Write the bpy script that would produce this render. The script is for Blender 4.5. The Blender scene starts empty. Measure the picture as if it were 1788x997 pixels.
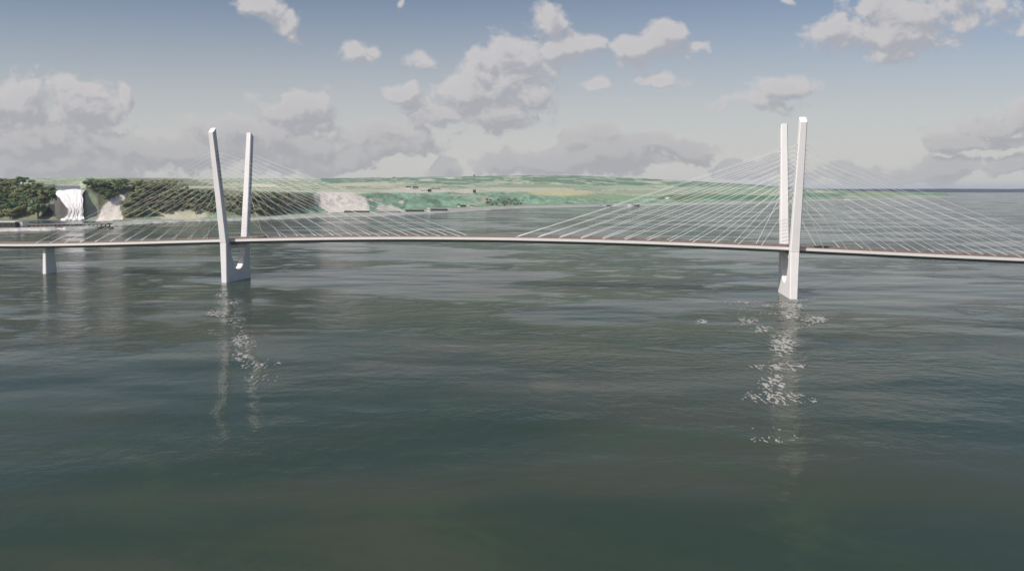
import bpy, bmesh, math, random
import numpy as np
from mathutils import Vector, Matrix

random.seed(7)
rng = np.random.default_rng(11)
S = bpy.context.scene
C = S.collection

# ------------------------------------------------------------------ camera
FPX, CAMH, HZ = 1150.0, 75.0, 329.0            # focal length and horizon row measured in the 1788 px wide photograph
TILT = math.atan((498.5 - HZ) / FPX) * 0.5
PROW = HZ + FPX * math.tan(TILT)               # principal row (the lens is shifted down)
cam = bpy.data.cameras.new('camera')
cam.sensor_width = 36.0
cam.lens = 36.0 * FPX / 1788.0
cam.shift_y = -(498.5 - PROW) / 1788.0
cam.clip_start, cam.clip_end = 1.0, 400000.0
camo = bpy.data.objects.new('camera', cam)
C.objects.link(camo)
camo.location = (0, 0, CAMH)
camo.rotation_euler = (math.pi / 2 - TILT, 0, 0)
S.camera = camo

# ------------------------------------------------------------------ world, sun, exposure
SUN_EL = math.radians(42)
SUN_AZ = math.atan2(-0.79, -0.61)              # sun behind the camera, to the left
SKY_STRENGTH = 0.085
SUN_STRENGTH = 4.3
EXPOSURE = 0.0
HAZE = 0.000028                              # even haze, per metre
W = bpy.data.worlds.new('World')
S.world = W
W.use_nodes = True
sunl = bpy.data.lights.new('sun', 'SUN')
sunl.energy = SUN_STRENGTH
sunl.angle = math.radians(0.5)
sunl.color = (1.0, 0.945, 0.89)
suno = bpy.data.objects.new('sun', sunl)
C.objects.link(suno)
sdir = Vector((math.sin(SUN_AZ) * math.cos(SUN_EL), math.cos(SUN_AZ) * math.cos(SUN_EL), math.sin(SUN_EL)))
suno.rotation_euler = sdir.to_track_quat('Z', 'Y').to_euler()
suno.location = (-300, -200, 400)
S.view_settings.view_transform = 'Standard'
S.view_settings.look = 'None'
S.view_settings.gamma = 1.0
S.view_settings.exposure = EXPOSURE
S.view_settings.use_curve_mapping = False
S.cycles.max_bounces = 6
S.cycles.diffuse_bounces = 4
S.cycles.glossy_bounces = 3


# ------------------------------------------------------------------ surveying: photo pixel -> point in the place
_c, _s = math.cos(TILT), math.sin(TILT)


def ray(px, py):
    cx, cy = (px - 894.0) / FPX, (PROW - py) / FPX
    return np.array([cx, _c + cy * _s, -_s + cy * _c])


def at_y(px, py, Y):
    d = ray(px, py)
    return np.array([0, 0, CAMH]) + d * (Y / d[1])


def on_level(px, py, z=0.0):
    d = ray(px, py)
    return np.array([0, 0, CAMH]) + d * ((z - CAMH) / d[2])


def to_px(X, Y, Z):
    z = Z - CAMH
    depth, up = Y * _c - z * _s, Y * _s + z * _c
    return 894 + FPX * X / depth, PROW - FPX * up / depth


# ------------------------------------------------------------------ node helpers
class NT:
    def __init__(self, tree):
        self.t = tree
        self.n, self.l = tree.nodes, tree.links

    def new(self, kind, **kw):
        n = self.n.new(kind)
        for k, v in kw.items():
            setattr(n, k, v)
        return n

    def put(self, sock, v):
        if hasattr(v, 'is_output'):
            self.l.new(v, sock)
        elif v is not None:
            sock.default_value = v

    def math(self, op, a, b=None, c=None, clamp=False):
        n = self.new('ShaderNodeMath', operation=op, use_clamp=clamp)
        for i, v in enumerate((a, b, c)):
            if v is not None:
                self.put(n.inputs[i], v)
        return n.outputs[0]

    def vmath(self, op, a, b=None, scale=None):
        n = self.new('ShaderNodeVectorMath', operation=op)
        self.put(n.inputs[0], a)
        if b is not None:
            self.put(n.inputs[1], b)
        if scale is not None:
            self.put(n.inputs['Scale'], scale)
        return n.outputs['Value'] if op in ('LENGTH', 'DOT_PRODUCT', 'DISTANCE') else n.outputs[0]

    def noise(self, vec, scale, detail=4, rough=0.5, dist=0.0, dim='3D'):
        n = self.new('ShaderNodeTexNoise', noise_dimensions=dim)
        self.put(n.inputs['Vector'], vec)
        n.inputs['Scale'].default_value = scale
        n.inputs['Detail'].default_value = detail
        n.inputs['Roughness'].default_value = rough
        n.inputs['Distortion'].default_value = dist
        return n.outputs[0]

    def smooth(self, v, lo, hi, tmin=0.0, tmax=1.0, kind='SMOOTHSTEP'):
        n = self.new('ShaderNodeMapRange', interpolation_type=kind)
        self.put(n.inputs[0], v)
        for i, x in enumerate((lo, hi, tmin, tmax)):
            self.put(n.inputs[1 + i], x)
        return n.outputs[0]

    def mix(self, f, a, b, blend='MIX'):
        n = self.new('ShaderNodeMix', data_type='RGBA', blend_type=blend)
        self.put(n.inputs[0], f)
        for i, v in ((6, a), (7, b)):
            if isinstance(v, tuple) and len(v) == 3:
                v = (*v, 1)
            self.put(n.inputs[i], v)
        return n.outputs[2]

    def mapping(self, vec, scale=(1, 1, 1), rot=(0, 0, 0), loc=(0, 0, 0)):
        n = self.new('ShaderNodeMapping')
        self.put(n.inputs[0], vec)
        n.inputs['Scale'].default_value = scale
        n.inputs['Rotation'].default_value = rot
        n.inputs['Location'].default_value = loc
        return n.outputs[0]


def material(name):
    m = bpy.data.materials.new(name)
    m.use_nodes = True
    t = NT(m.node_tree)
    bsdf = next(n for n in t.n if n.type == 'BSDF_PRINCIPLED')
    return m, t, bsdf


def plain(name, col, rough=0.8, var=0.12, scale=0.6, spec=0.3, var2=None, scale2=0.05):
    """a weathered solid colour: two scales of noise vary its own albedo"""
    m, t, b = material(name)
    g = t.new('ShaderNodeNewGeometry').outputs['Position']
    n1 = t.noise(g, scale, 5, 0.6)
    n2 = t.noise(g, scale2, 3, 0.5)
    k = t.math('ADD', t.math('MULTIPLY', t.math('SUBTRACT', n1, 0.5), 2 * var), 1.0)
    k = t.math('ADD', k, t.math('MULTIPLY', t.math('SUBTRACT', n2, 0.5), 2 * (var if var2 is None else var2)))
    rgb = t.new('ShaderNodeRGB')
    rgb.outputs[0].default_value = (*col, 1)
    t.put(b.inputs['Base Color'], t.vmath('SCALE', rgb.outputs[0], scale=k))
    b.inputs['Roughness'].default_value = rough
    b.inputs['Specular IOR Level'].default_value = spec
    return m


# ------------------------------------------------------------------ the sky: Nishita with cloud banks standing in fixed directions
CLOUDS = [  # photo column, row, half width, half height, weight
    (450, 8, 52, 26, 1), (492, 40, 40, 24, 1), (516, 58, 22, 14, .9),
    (704, 15, 11, 13, .8), (624, 97, 44, 27, 1), (732, 113, 40, 17, .55),
    (655, 88, 26, 14, .8), (700, 160, 56, 17, .6),
    (955, 44, 48, 36, 1), (885, 135, 120, 62, 1.0), (965, 85, 70, 40, 1.0), (1130, 84, 60, 30, 1), (1005, 78, 58, 34, 1), (908, 92, 70, 42, 1), (850, 105, 62, 26, 1), (815, 160, 95, 50, .9),
    (925, 165, 58, 56, .9), (770, 195, 80, 44, .75), (860, 200, 120, 40, .75),
    (1165, 66, 50, 38, 1), (1110, 94, 58, 26, .9), (1218, 88, 34, 16, .9), (1152, 134, 70, 16, .55), (1040, 146, 28, 10, .5),
    (1108, 172, 46, 12, .4),
    (1375, 3, 14, 16, .7), (1575, 26, 125, 62, 1), (1555, 58, 140, 50, 1.0), (1480, 66, 80, 36, 1), (1545, 88, 70, 32, 1), (1690, 20, 130, 44, .6),
    (1785, 45, 30, 22, .5),
    (1366, 156, 66, 34, .8), (1350, 180, 110, 20, .7),
    (30, 175, 100, 60, 1), (140, 180, 90, 52, 1), (216, 168, 22, 40, .8), (60, 245, 190, 66, 1),
    (510, 196, 90, 46, .9), (430, 230, 120, 40, .8),
    (310, 270, 190, 44, 1), (520, 255, 200, 48, .95), (680, 243, 110, 40, .8), (80, 290, 220, 40, 1), (590, 285, 80, 30, .8),
    (1050, 272, 190, 36, 1), (960, 284, 150, 30, 1), (1195, 262, 80, 24, .9), (1052, 240, 60, 30, .8), (770, 296, 44, 18, .8),
    (1700, 245, 130, 24, 1), (1745, 215, 90, 30, 1), (1660, 292, 150, 20, 1), (1570, 306, 160, 22, 1), (1760, 288, 90, 20, 1),
    (1790, 196, 60, 26, 1), (1300, 294, 90, 17, .8), (1330, 286, 70, 14, .7), (1450, 315, 130, 12, .6),
]


def cloud_group():
    g = bpy.data.node_groups.new('cloud_field', 'ShaderNodeTree')
    g.interface.new_socket('P', in_out='INPUT', socket_type='NodeSocketVector')
    g.interface.new_socket('D', in_out='OUTPUT', socket_type='NodeSocketFloat')
    t = NT(g)
    p = t.new('NodeGroupInput').outputs[0]
    wob = t.new('ShaderNodeTexNoise', noise_dimensions='2D')
    t.put(wob.inputs['Vector'], p)
    wob.inputs['Scale'].default_value = 14
    wob.inputs['Detail'].default_value = 1
    q = t.vmath('ADD', p, t.vmath('SCALE', t.vmath('SUBTRACT', wob.outputs['Color'], (.5, .5, .5)), scale=0.04))
    sp = t.new('ShaderNodeSeparateXYZ')
    t.put(sp.inputs[0], q)
    cb = t.new('ShaderNodeCombineXYZ')
    t.put(cb.inputs[0], sp.outputs[0])
    t.put(cb.inputs[1], sp.outputs[1])
    q = cb.outputs[0]
    f = None
    for px, py, rx, ry, w in CLOUDS:
        d = ray(px, py)
        cu, cv = d[0] / d[1], d[2] / d[1]
        n = t.new('ShaderNodeVectorMath', operation='MULTIPLY_ADD')
        t.put(n.inputs[0], q)
        n.inputs[1].default_value = (FPX / rx, FPX / ry, 0)
        n.inputs[2].default_value = (-cu * FPX / rx, -cv * FPX / ry, 1 - w)
        b = t.vmath('LENGTH', n.outputs[0])
        f = b if f is None else t.math('MINIMUM', f, b)
    st = t.mapping(p, (1, 1.3, 1))
    n1 = t.noise(st, 16, 10, 0.64, 0.15, '2D')
    vo = t.new('ShaderNodeTexVoronoi', feature='SMOOTH_F1', voronoi_dimensions='2D')
    t.put(vo.inputs['Vector'], t.vmath('ADD', st, t.vmath('SCALE', wob.outputs['Color'], scale=0.05)))
    vo.inputs['Scale'].default_value = 30
    vo.inputs['Detail'].default_value = 2.0
    vo.inputs['Roughness'].default_value = 0.6
    n = t.math('ADD', t.math('MULTIPLY', t.math('SUBTRACT', n1, 0.5), 1.5),
               t.math('MULTIPLY', t.math('SUBTRACT', 0.42, vo.outputs['Distance']), 0.40))
    out = t.math('ADD', t.math('SUBTRACT', 1.10, f), n)
    t.l.new(out, t.new('NodeGroupOutput').inputs[0])
    return g


def build_world():
    W.cycles.sampling_method = 'MANUAL'
    W.cycles.sample_map_resolution = 512
    t = NT(W.node_tree)
    bg = next(n for n in t.n if n.type == 'BACKGROUND')
    outw = next(n for n in t.n if n.type == 'OUTPUT_WORLD')
    sky = t.new('ShaderNodeTexSky', sky_type='NISHITA')
    sky.sun_disc = False
    sky.sun_elevation, sky.sun_rotation = SUN_EL, SUN_AZ
    sky.altitude, sky.air_density, sky.dust_density, sky.ozone_density = 50, 1.0, 1.6, 1.5
    d = t.new('ShaderNodeTexCoord').outputs['Generated']
    sx = t.new('ShaderNodeSeparateXYZ')
    t.put(sx.inputs[0], d)
    yy = t.math('MAXIMUM', t.math('ABSOLUTE', sx.outputs[1]), 0.06)
    u, v = t.math('DIVIDE', sx.outputs[0], yy), t.math('DIVIDE', sx.outputs[2], yy)
    cb = t.new('ShaderNodeCombineXYZ')
    t.put(cb.inputs[0], u)
    t.put(cb.inputs[1], v)
    p = cb.outputs[0]
    grp = cloud_group()

    def field(vec):
        n = t.new('ShaderNodeGroup')
        n.node_tree = grp
        t.put(n.inputs[0], vec)
        return n.outputs[0]
    D0 = field(p)
    D1 = field(t.vmath('ADD', p, (-0.010, 0.018, 0)))
    high = t.smooth(v, 0.02, 0.17)
    alpha = t.smooth(D0, 0.0, t.smooth(v, 0.05, 0.2, 0.30, 0.55))
    lit = t.smooth(t.math('SUBTRACT', D0, D1), CL[0], CL[1])
    core = t.smooth(D0, 0.15, 0.8)
    lit = t.math('MULTIPLY', lit, t.math('SUBTRACT', 1.0, t.math('MULTIPLY', core, 0.25)), clamp=True)
    lo = t.mix(lit, CL[2], CL[3])
    hi = t.mix(lit, CL[4], CL[5])
    cloud = t.mix(high, lo, hi)
    # pale air towards the horizon
    air = t.smooth(v, 0.0, 0.42, 1.0, 0.0)
    air = t.math('MULTIPLY', t.math('POWER', air, 1.4), 0.9)
    tone = t.mix(1.0, sky.outputs[0], CL[6], 'MULTIPLY')
    base = t.mix(air, tone, CL[7])
    alpha = t.math('MULTIPLY', alpha, t.smooth(v, -0.03, 0.035, 0.72, 0.95))
    t.put(bg.inputs['Color'], base)
    bg.inputs['Strength'].default_value = SKY_STRENGTH
    bgc = t.new('ShaderNodeBackground')
    t.put(bgc.inputs['Color'], t.mix(alpha, base, cloud))
    bgc.inputs['Strength'].default_value = SKY_STRENGTH
    # the cloud banks all stand low on this side of the sky; elsewhere it is clear
    zone = t.math('MULTIPLY', t.math('GREATER_THAN', sx.outputs[1], 0.1),
                  t.math('MULTIPLY', t.math('LESS_THAN', v, 0.50), t.math('GREATER_THAN', v, -0.02)))
    zone = t.math('MULTIPLY', zone, t.math('LESS_THAN', t.math('ABSOLUTE', u), 1.2))
    ms = t.new('ShaderNodeMixShader')
    t.put(ms.inputs[0], zone)
    t.l.new(bg.outputs[0], ms.inputs[1])
    t.l.new(bgc.outputs[0], ms.inputs[2])
    t.l.new(ms.outputs[0], outw.inputs['Surface'])


# cloud relief range; low bank shade and light; high cloud shade and light; sky tone; horizon air
CL = (-0.28, 0.34, (4.6, 4.65, 4.9), (5.7, 5.68, 5.75), (4.75, 4.85, 5.35), (7.2, 6.95, 7.0), (.94, .95, .99), (7.3, 7.2, 6.95))
build_world()


# ------------------------------------------------------------------ mesh helpers
def link(name, me, mat=None, parent=None):
    o = bpy.data.objects.new(name, me)
    C.objects.link(o)
    if mat is not None:
        for m in (mat if isinstance(mat, (list, tuple)) else (mat,)):
            me.materials.append(m)
    if parent is not None:
        o.parent = parent
    return o


def from_bm(name, bm, mat=None, parent=None, smooth=False):
    bmesh.ops.recalc_face_normals(bm, faces=bm.faces)
    me = bpy.data.meshes.new(name)
    bm.to_mesh(me)
    bm.free()
    if smooth:
        me.polygons.foreach_set('use_smooth', [True] * len(me.polygons))
    return link(name, me, mat, parent)


def from_arrays(name, verts, faces, mat=None, parent=None, smooth=False):
    me = bpy.data.meshes.new(name)
    me.from_pydata([tuple(v) for v in verts], [], [tuple(int(i) for i in f) for f in faces])
    me.update()
    if smooth:
        me.polygons.foreach_set('use_smooth', [True] * len(me.polygons))
    return link(name, me, mat, parent)


def tag(o, label=None, cat=None, group=None, kind=None):
    if label:
        o['label'] = label
    if cat:
        o['category'] = cat
    if group:
        o['group'] = group
    if kind:
        o['kind'] = kind
    return o


def empty(name, loc, rz=0.0):
    o = bpy.data.objects.new(name, None)
    C.objects.link(o)
    o.location = loc
    o.rotation_euler = (0, 0, rz)
    o.empty_display_size = 2
    return o


def loft(bm, rings, cap=True):
    """rings: lists of points, all the same length, closed around"""
    vs = [[bm.verts.new(p) for p in r] for r in rings]
    n = len(vs[0])
    for a, b in zip(vs, vs[1:]):
        for i in range(n):
            bm.faces.new((a[i], a[(i + 1) % n], b[(i + 1) % n], b[i]))
    if cap:
        bm.faces.new(list(reversed(vs[0])))
        bm.faces.new(vs[-1])


def box(bm, x0, x1, y0, y1, z0, z1):
    loft(bm, [[(x0, y0, z), (x1, y0, z), (x1, y1, z), (x0, y1, z)] for z in (z0, z1)])


def vnoise(x, y, seed=0):
    xi, yi = np.floor(x).astype(np.int64), np.floor(y).astype(np.int64)
    fx, fy = x - xi, y - yi
    fx, fy = fx * fx * (3 - 2 * fx), fy * fy * (3 - 2 * fy)

    def h(a, b):
        n = (a * 374761393 + b * 668265263 + seed * 2147483647) & 0xffffffff
        n = ((n ^ (n >> 13)) * 1274126177) & 0xffffffff
        return ((n ^ (n >> 16)) & 0xffff) / 65535.0
    a, b, c, d = h(xi, yi), h(xi + 1, yi), h(xi, yi + 1), h(xi + 1, yi + 1)
    return a + (b - a) * fx + (c - a) * fy + (a - b - c + d) * fx * fy


def fbm(x, y, seed=0, octv=4):
    s, a, t = 0, 0.5, 0
    for k in range(octv):
        s = s + a * vnoise(x * 2 ** k, y * 2 ** k, seed + k)
        t += a
        a *= 0.5
    return s / t


# ------------------------------------------------------------------ the river
def water_material():
    m, t, b = material('river_water')
    g = t.new('ShaderNodeNewGeometry').outputs['Position']
    # silt and weed streaks drifting in the water
    n1 = t.noise(t.mapping(g, (0.006, 0.012, 1), (0, 0, 0.25)), 1.0, 5, 0.55, 0.6, '2D')
    n2 = t.noise(t.mapping(g, (0.020, 0.032, 1), (0, 0, -0.3), (31, 7, 0)), 1.0, 7, 0.62, 0.5, '2D')
    col = t.mix(t.smooth(n1, 0.36, 0.66), (0.034, 0.053, 0.038), (0.058, 0.066, 0.044))
    col = t.mix(t.smooth(n2, 0.50, 0.74), col, (0.046, 0.068, 0.040))
    t.put(b.inputs['Base Color'], col)
    b.inputs['IOR'].default_value = 1.333
    b.inputs['Specular IOR Level'].default_value = 0.26
    # wave relief: long swell, broken chop and ripples; slicks calm it in patches
    slick = t.noise(t.mapping(g, (0.006, 0.016, 1), (0, 0, 0.12), (3, 11, 0)), 1.0, 4, 0.55, 0.3, '2D')
    rough = t.smooth(slick, 0.42, 0.62)
    swell = t.noise(t.mapping(g, (0.010, 0.024, 1), (0, 0, 0.30)), 1.0, 2, 0.4, 0.0, '2D')
    chop = t.noise(t.mapping(g, (0.16, 0.21, 1), (0, 0, -0.35)), 1.0, 3, 0.55, 0.0, '2D')
    rip = t.noise(t.mapping(g, (0.7, 0.8, 1), (0, 0, 0.5)), 1.0, 2, 0.55, 0.0, '2D')
    # sharp ragged crests here and there
    cr = t.noise(t.mapping(g, (0.020, 0.050, 1), (0, 0, 0.22), (9, 2, 0)), 1.0, 6, 0.62, 0.25, '2D')
    crest = t.math('SUBTRACT', 1.0, t.math('MULTIPLY', t.math('ABSOLUTE', t.math('SUBTRACT', cr, 0.5)), 7.0), clamp=True)
    gate = t.smooth(t.noise(t.mapping(g, (0.005, 0.010, 1), (0, 0, 0), (50, 8, 0)), 1.0, 3, 0.5, 0, '2D'), 0.46, 0.58)
    sy = t.new('ShaderNodeSeparateXYZ')
    t.put(sy.inputs[0], g)
    tide = t.smooth(sy.outputs[1], 235, 400)             # the tide rip runs near the bridge; calmer water lies upstream of it
    crest = t.math('MULTIPLY', t.math('MULTIPLY', t.math('MULTIPLY', crest, crest), gate), t.math('MULTIPLY_ADD', tide, 0.97, 0.03))
    h = t.math('MULTIPLY', swell, WV[0])
    h = t.math('ADD', h, t.math('MULTIPLY', chop, t.math('MULTIPLY_ADD', rough, WV[1], WV[2])))
    h = t.math('ADD', h, t.math('MULTIPLY', rip, t.math('MULTIPLY_ADD', rough, WV[3], WV[4])))
    h = t.math('ADD', h, t.math('MULTIPLY', crest, WV[5]))
    bp = t.new('ShaderNodeBump')
    bp.inputs['Strength'].default_value = 1.0
    bp.inputs['Distance'].default_value = 1.0
    t.put(bp.inputs['Height'], h)
    t.put(b.inputs['Normal'], bp.outputs[0])
    t.put(b.inputs['Roughness'], t.math('MULTIPLY_ADD', rough, 0.05, 0.085))
    return m


WV = (1.9, 0.13, 0.085, 0.012, 0.008, 1.1)
M_WATER = water_material()
R_ = 60000.0
river = from_arrays('river', [(-R_, -R_, 0), (R_, -R_, 0), (R_, R_, 0), (-R_, R_, 0)], [(0, 1, 2, 3)], M_WATER)
tag(river, kind='structure')

# ------------------------------------------------------------------ the far shore
COLS = [-520, 0, 60, 93, 104, 140, 150, 180, 250, 350, 450, 560, 640, 700, 800, 900, 1000, 1060, 1200, 1300, 1360, 1420, 1500, 1600, 1700]
SHORE = [407, 405, 403, 402, 401.5, 400.5, 400, 396.5, 391, 387, 384.5, 380, 378, 376, 370.6, 364, 362, 360.5, 358, 356.5, 355, 351.4, 349.5, 347, 344.8]
FOOT = [384, 384, 384, 384, 384, 384, 384, 383.6, 382.3, 380.5, 378.5, 371, 369, 366, 362, 358.5, 357, 355.5, 353, 351, 350, 347.5, 346.5, 345, 344]
TOP = [322, 322, 322, 326, 331, 331, 327, 326, 325, 332, 337, 336, 338, 336, 335, 338, 340, 343, 342, 344, 345, 345, 345, 344, 343.5]
RUN = [100, 100, 95, 55, 40, 40, 50, 75, 95, 110, 125, 190, 240, 350, 420, 450, 500, 550, 550, 550, 500, 400, 300, 200, 100]
MID = [316, 316, 316, 321, 324, 324, 319, 318, 317, 323, 326, 325, 325, 325, 325, 326, 328, 330, 330, 333, 337, 340, 342, 343, 343]
MIDR = [900] * 11 + [1000, 1000, 1100, 1200, 1200, 1200, 1200, 1200, 1000, 900, 700, 500, 300, 200]
RIDGE = [313, 312.5, 312, 311.5, 311.5, 311, 311, 311, 312, 313, 313.5, 313, 312, 311, 309.5, 307.5, 307.6, 310, 316.5, 322, 325.5, 330, 334, 339, 342]
RY = [6000] * 19 + [6200, 6400, 6600, 6800, 6900, 6900]


def terrain_profiles(px):
    f = lambda a: np.interp(px, COLS, a)
    rows = []
    sh, ft, tp, md, rd = f(SHORE), f(FOOT), f(TOP), f(MID), f(RIDGE)
    jit = (fbm(px / 14.0, px * 0, 5) - 0.5)
    sh = sh + jit * np.clip((sh - 340) / 40, 0, 1.2) * 1.6
    run, mr, ry = f(RUN), f(MIDR), f(RY)
    out = {k: [] for k in ('u', 'Y', 'z')}
    lv = []
    for i, x in enumerate(px):
        p0 = on_level(x, sh[i], 0)
        y1 = p0[1] + 12 + p0[1] * 0.006
        y2 = max(on_level(x, ft[i], 4)[1], y1 + 15)
        y3 = y2 + run[i]
        z3 = max(at_y(x, tp[i], y3)[2], 5.0)
        y4 = y3 + mr[i]
        z4 = max(at_y(x, md[i], y4)[2], 5.0)
        z5 = max(at_y(x, rd[i], ry[i])[2], 5.0)
        lv.append([(p0[1] - 25, -3), (p0[1], 0.0), (y1, 2.6), (y2, 4.0), (y3, z3), (y4, z4), (ry[i], z5), (ry[i] + 1500, z5 * 0.8), (ry[i] + 6000, z5 * 0.3)])
    return np.array(lv)          # (columns, levels, 2)


PX = np.concatenate([np.arange(-520, -20, 20), np.arange(-20, 1714, 2.0)])
LV = terrain_profiles(PX)
SUB = [2, 3, 5, 26, 26, 26, 3, 2]       # rows between levels
rows_t = []
for k, n in enumerate(SUB):
    for j in range(n):
        rows_t.append((k, j / n))
rows_t.append((len(SUB) - 1, 1.0))
Yg = np.stack([LV[:, k, 0] * (1 - f) + LV[:, k + 1, 0] * f for k, f in rows_t], 1)
sm = lambda f: f * f * (3 - 2 * f)
Zg = np.stack([LV[:, k, 1] * (1 - (sm(f) if k in (3, 5) else f)) + LV[:, k + 1, 1] * (sm(f) if k in (3, 5) else f) for k, f in rows_t], 1)
Ucol = np.array([ray(x, 345)[0] / ray(x, 345)[1] for x in PX])
Xg = Ucol[:, None] * Yg
# natural unevenness of the ground
lev = np.array([k + f for k, f in rows_t])[None, :]
amp = np.clip(lev - 2.9, 0, 1) * np.where(lev < 4.2, 5.0, np.where(lev < 6.1, 3.0, 2.0)) * np.clip((1480 - PX[:, None]) / 250, 0.1, 1)
fallmask = np.exp(-((PX[:, None] - 120) / 30) ** 4)
Zg = Zg + (fbm(Xg / 70, Yg / 70, 3, 4) - 0.5) * amp * 2 * (1 - fallmask)
Zg = Zg + (vnoise(Xg / 45, Yg / 200, 21)) * np.where((lev > 5.8) & (lev < 6.2), 1, 0) * 6 * np.clip((1450 - PX[:, None]) / 300, 0, 1)
Zg = Zg + (fbm(Xg / 16, Yg / 16, 13, 3) - 0.5) * np.clip(1 - np.abs(lev - 3.55) * 1.7, 0, 1) * 9 * np.clip((1000 - PX[:, None]) / 400, 0, 1)
Zg = np.where(PX[:, None] > 1560, Zg - np.clip((PX[:, None] - 1560) / 145, 0, 1) ** 1.5 * 8.5, Zg)   # the point sinks under the river
PXg, PYg = to_px(Xg, Yg, Zg)


def terrain_z(X, Y):
    """ground height by interpolation in the shore grid"""
    u = X / Y
    i = int(np.clip(np.searchsorted(Ucol, u) - 1, 0, len(Ucol) - 2))
    f = np.clip((u - Ucol[i]) / (Ucol[i + 1] - Ucol[i]), 0, 1)
    return (1 - f) * np.interp(Y, Yg[i], Zg[i]) + f * np.interp(Y, Yg[i + 1], Zg[i + 1])


def ground_at(px, py, y_from=1000.0, y_to=9000.0):
    """first point of the far shore met by the sight line of a photo pixel"""
    d = ray(px, py)
    i = int(np.clip(np.searchsorted(PX, px), 0, len(PX) - 1))
    col_y, col_z = Yg[i], Zg[i]
    sight = CAMH + d[2] * (col_y / d[1])
    below = np.where((col_z >= sight) & (col_y > y_from))[0]
    k = below[0] if len(below) else int(np.argmin(np.abs(col_z - sight)))
    if k > 0:
        a, b = col_z[k - 1] - sight[k - 1], col_z[k] - sight[k]
        f = 0 if a == b else np.clip(-a / (b - a), 0, 1)
        Y = col_y[k - 1] * (1 - f) + col_y[k] * f
    else:
        Y = col_y[k]
    X = d[0] * Y / d[1]
    return np.array([X, Y, terrain_z(X, Y)])


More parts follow.
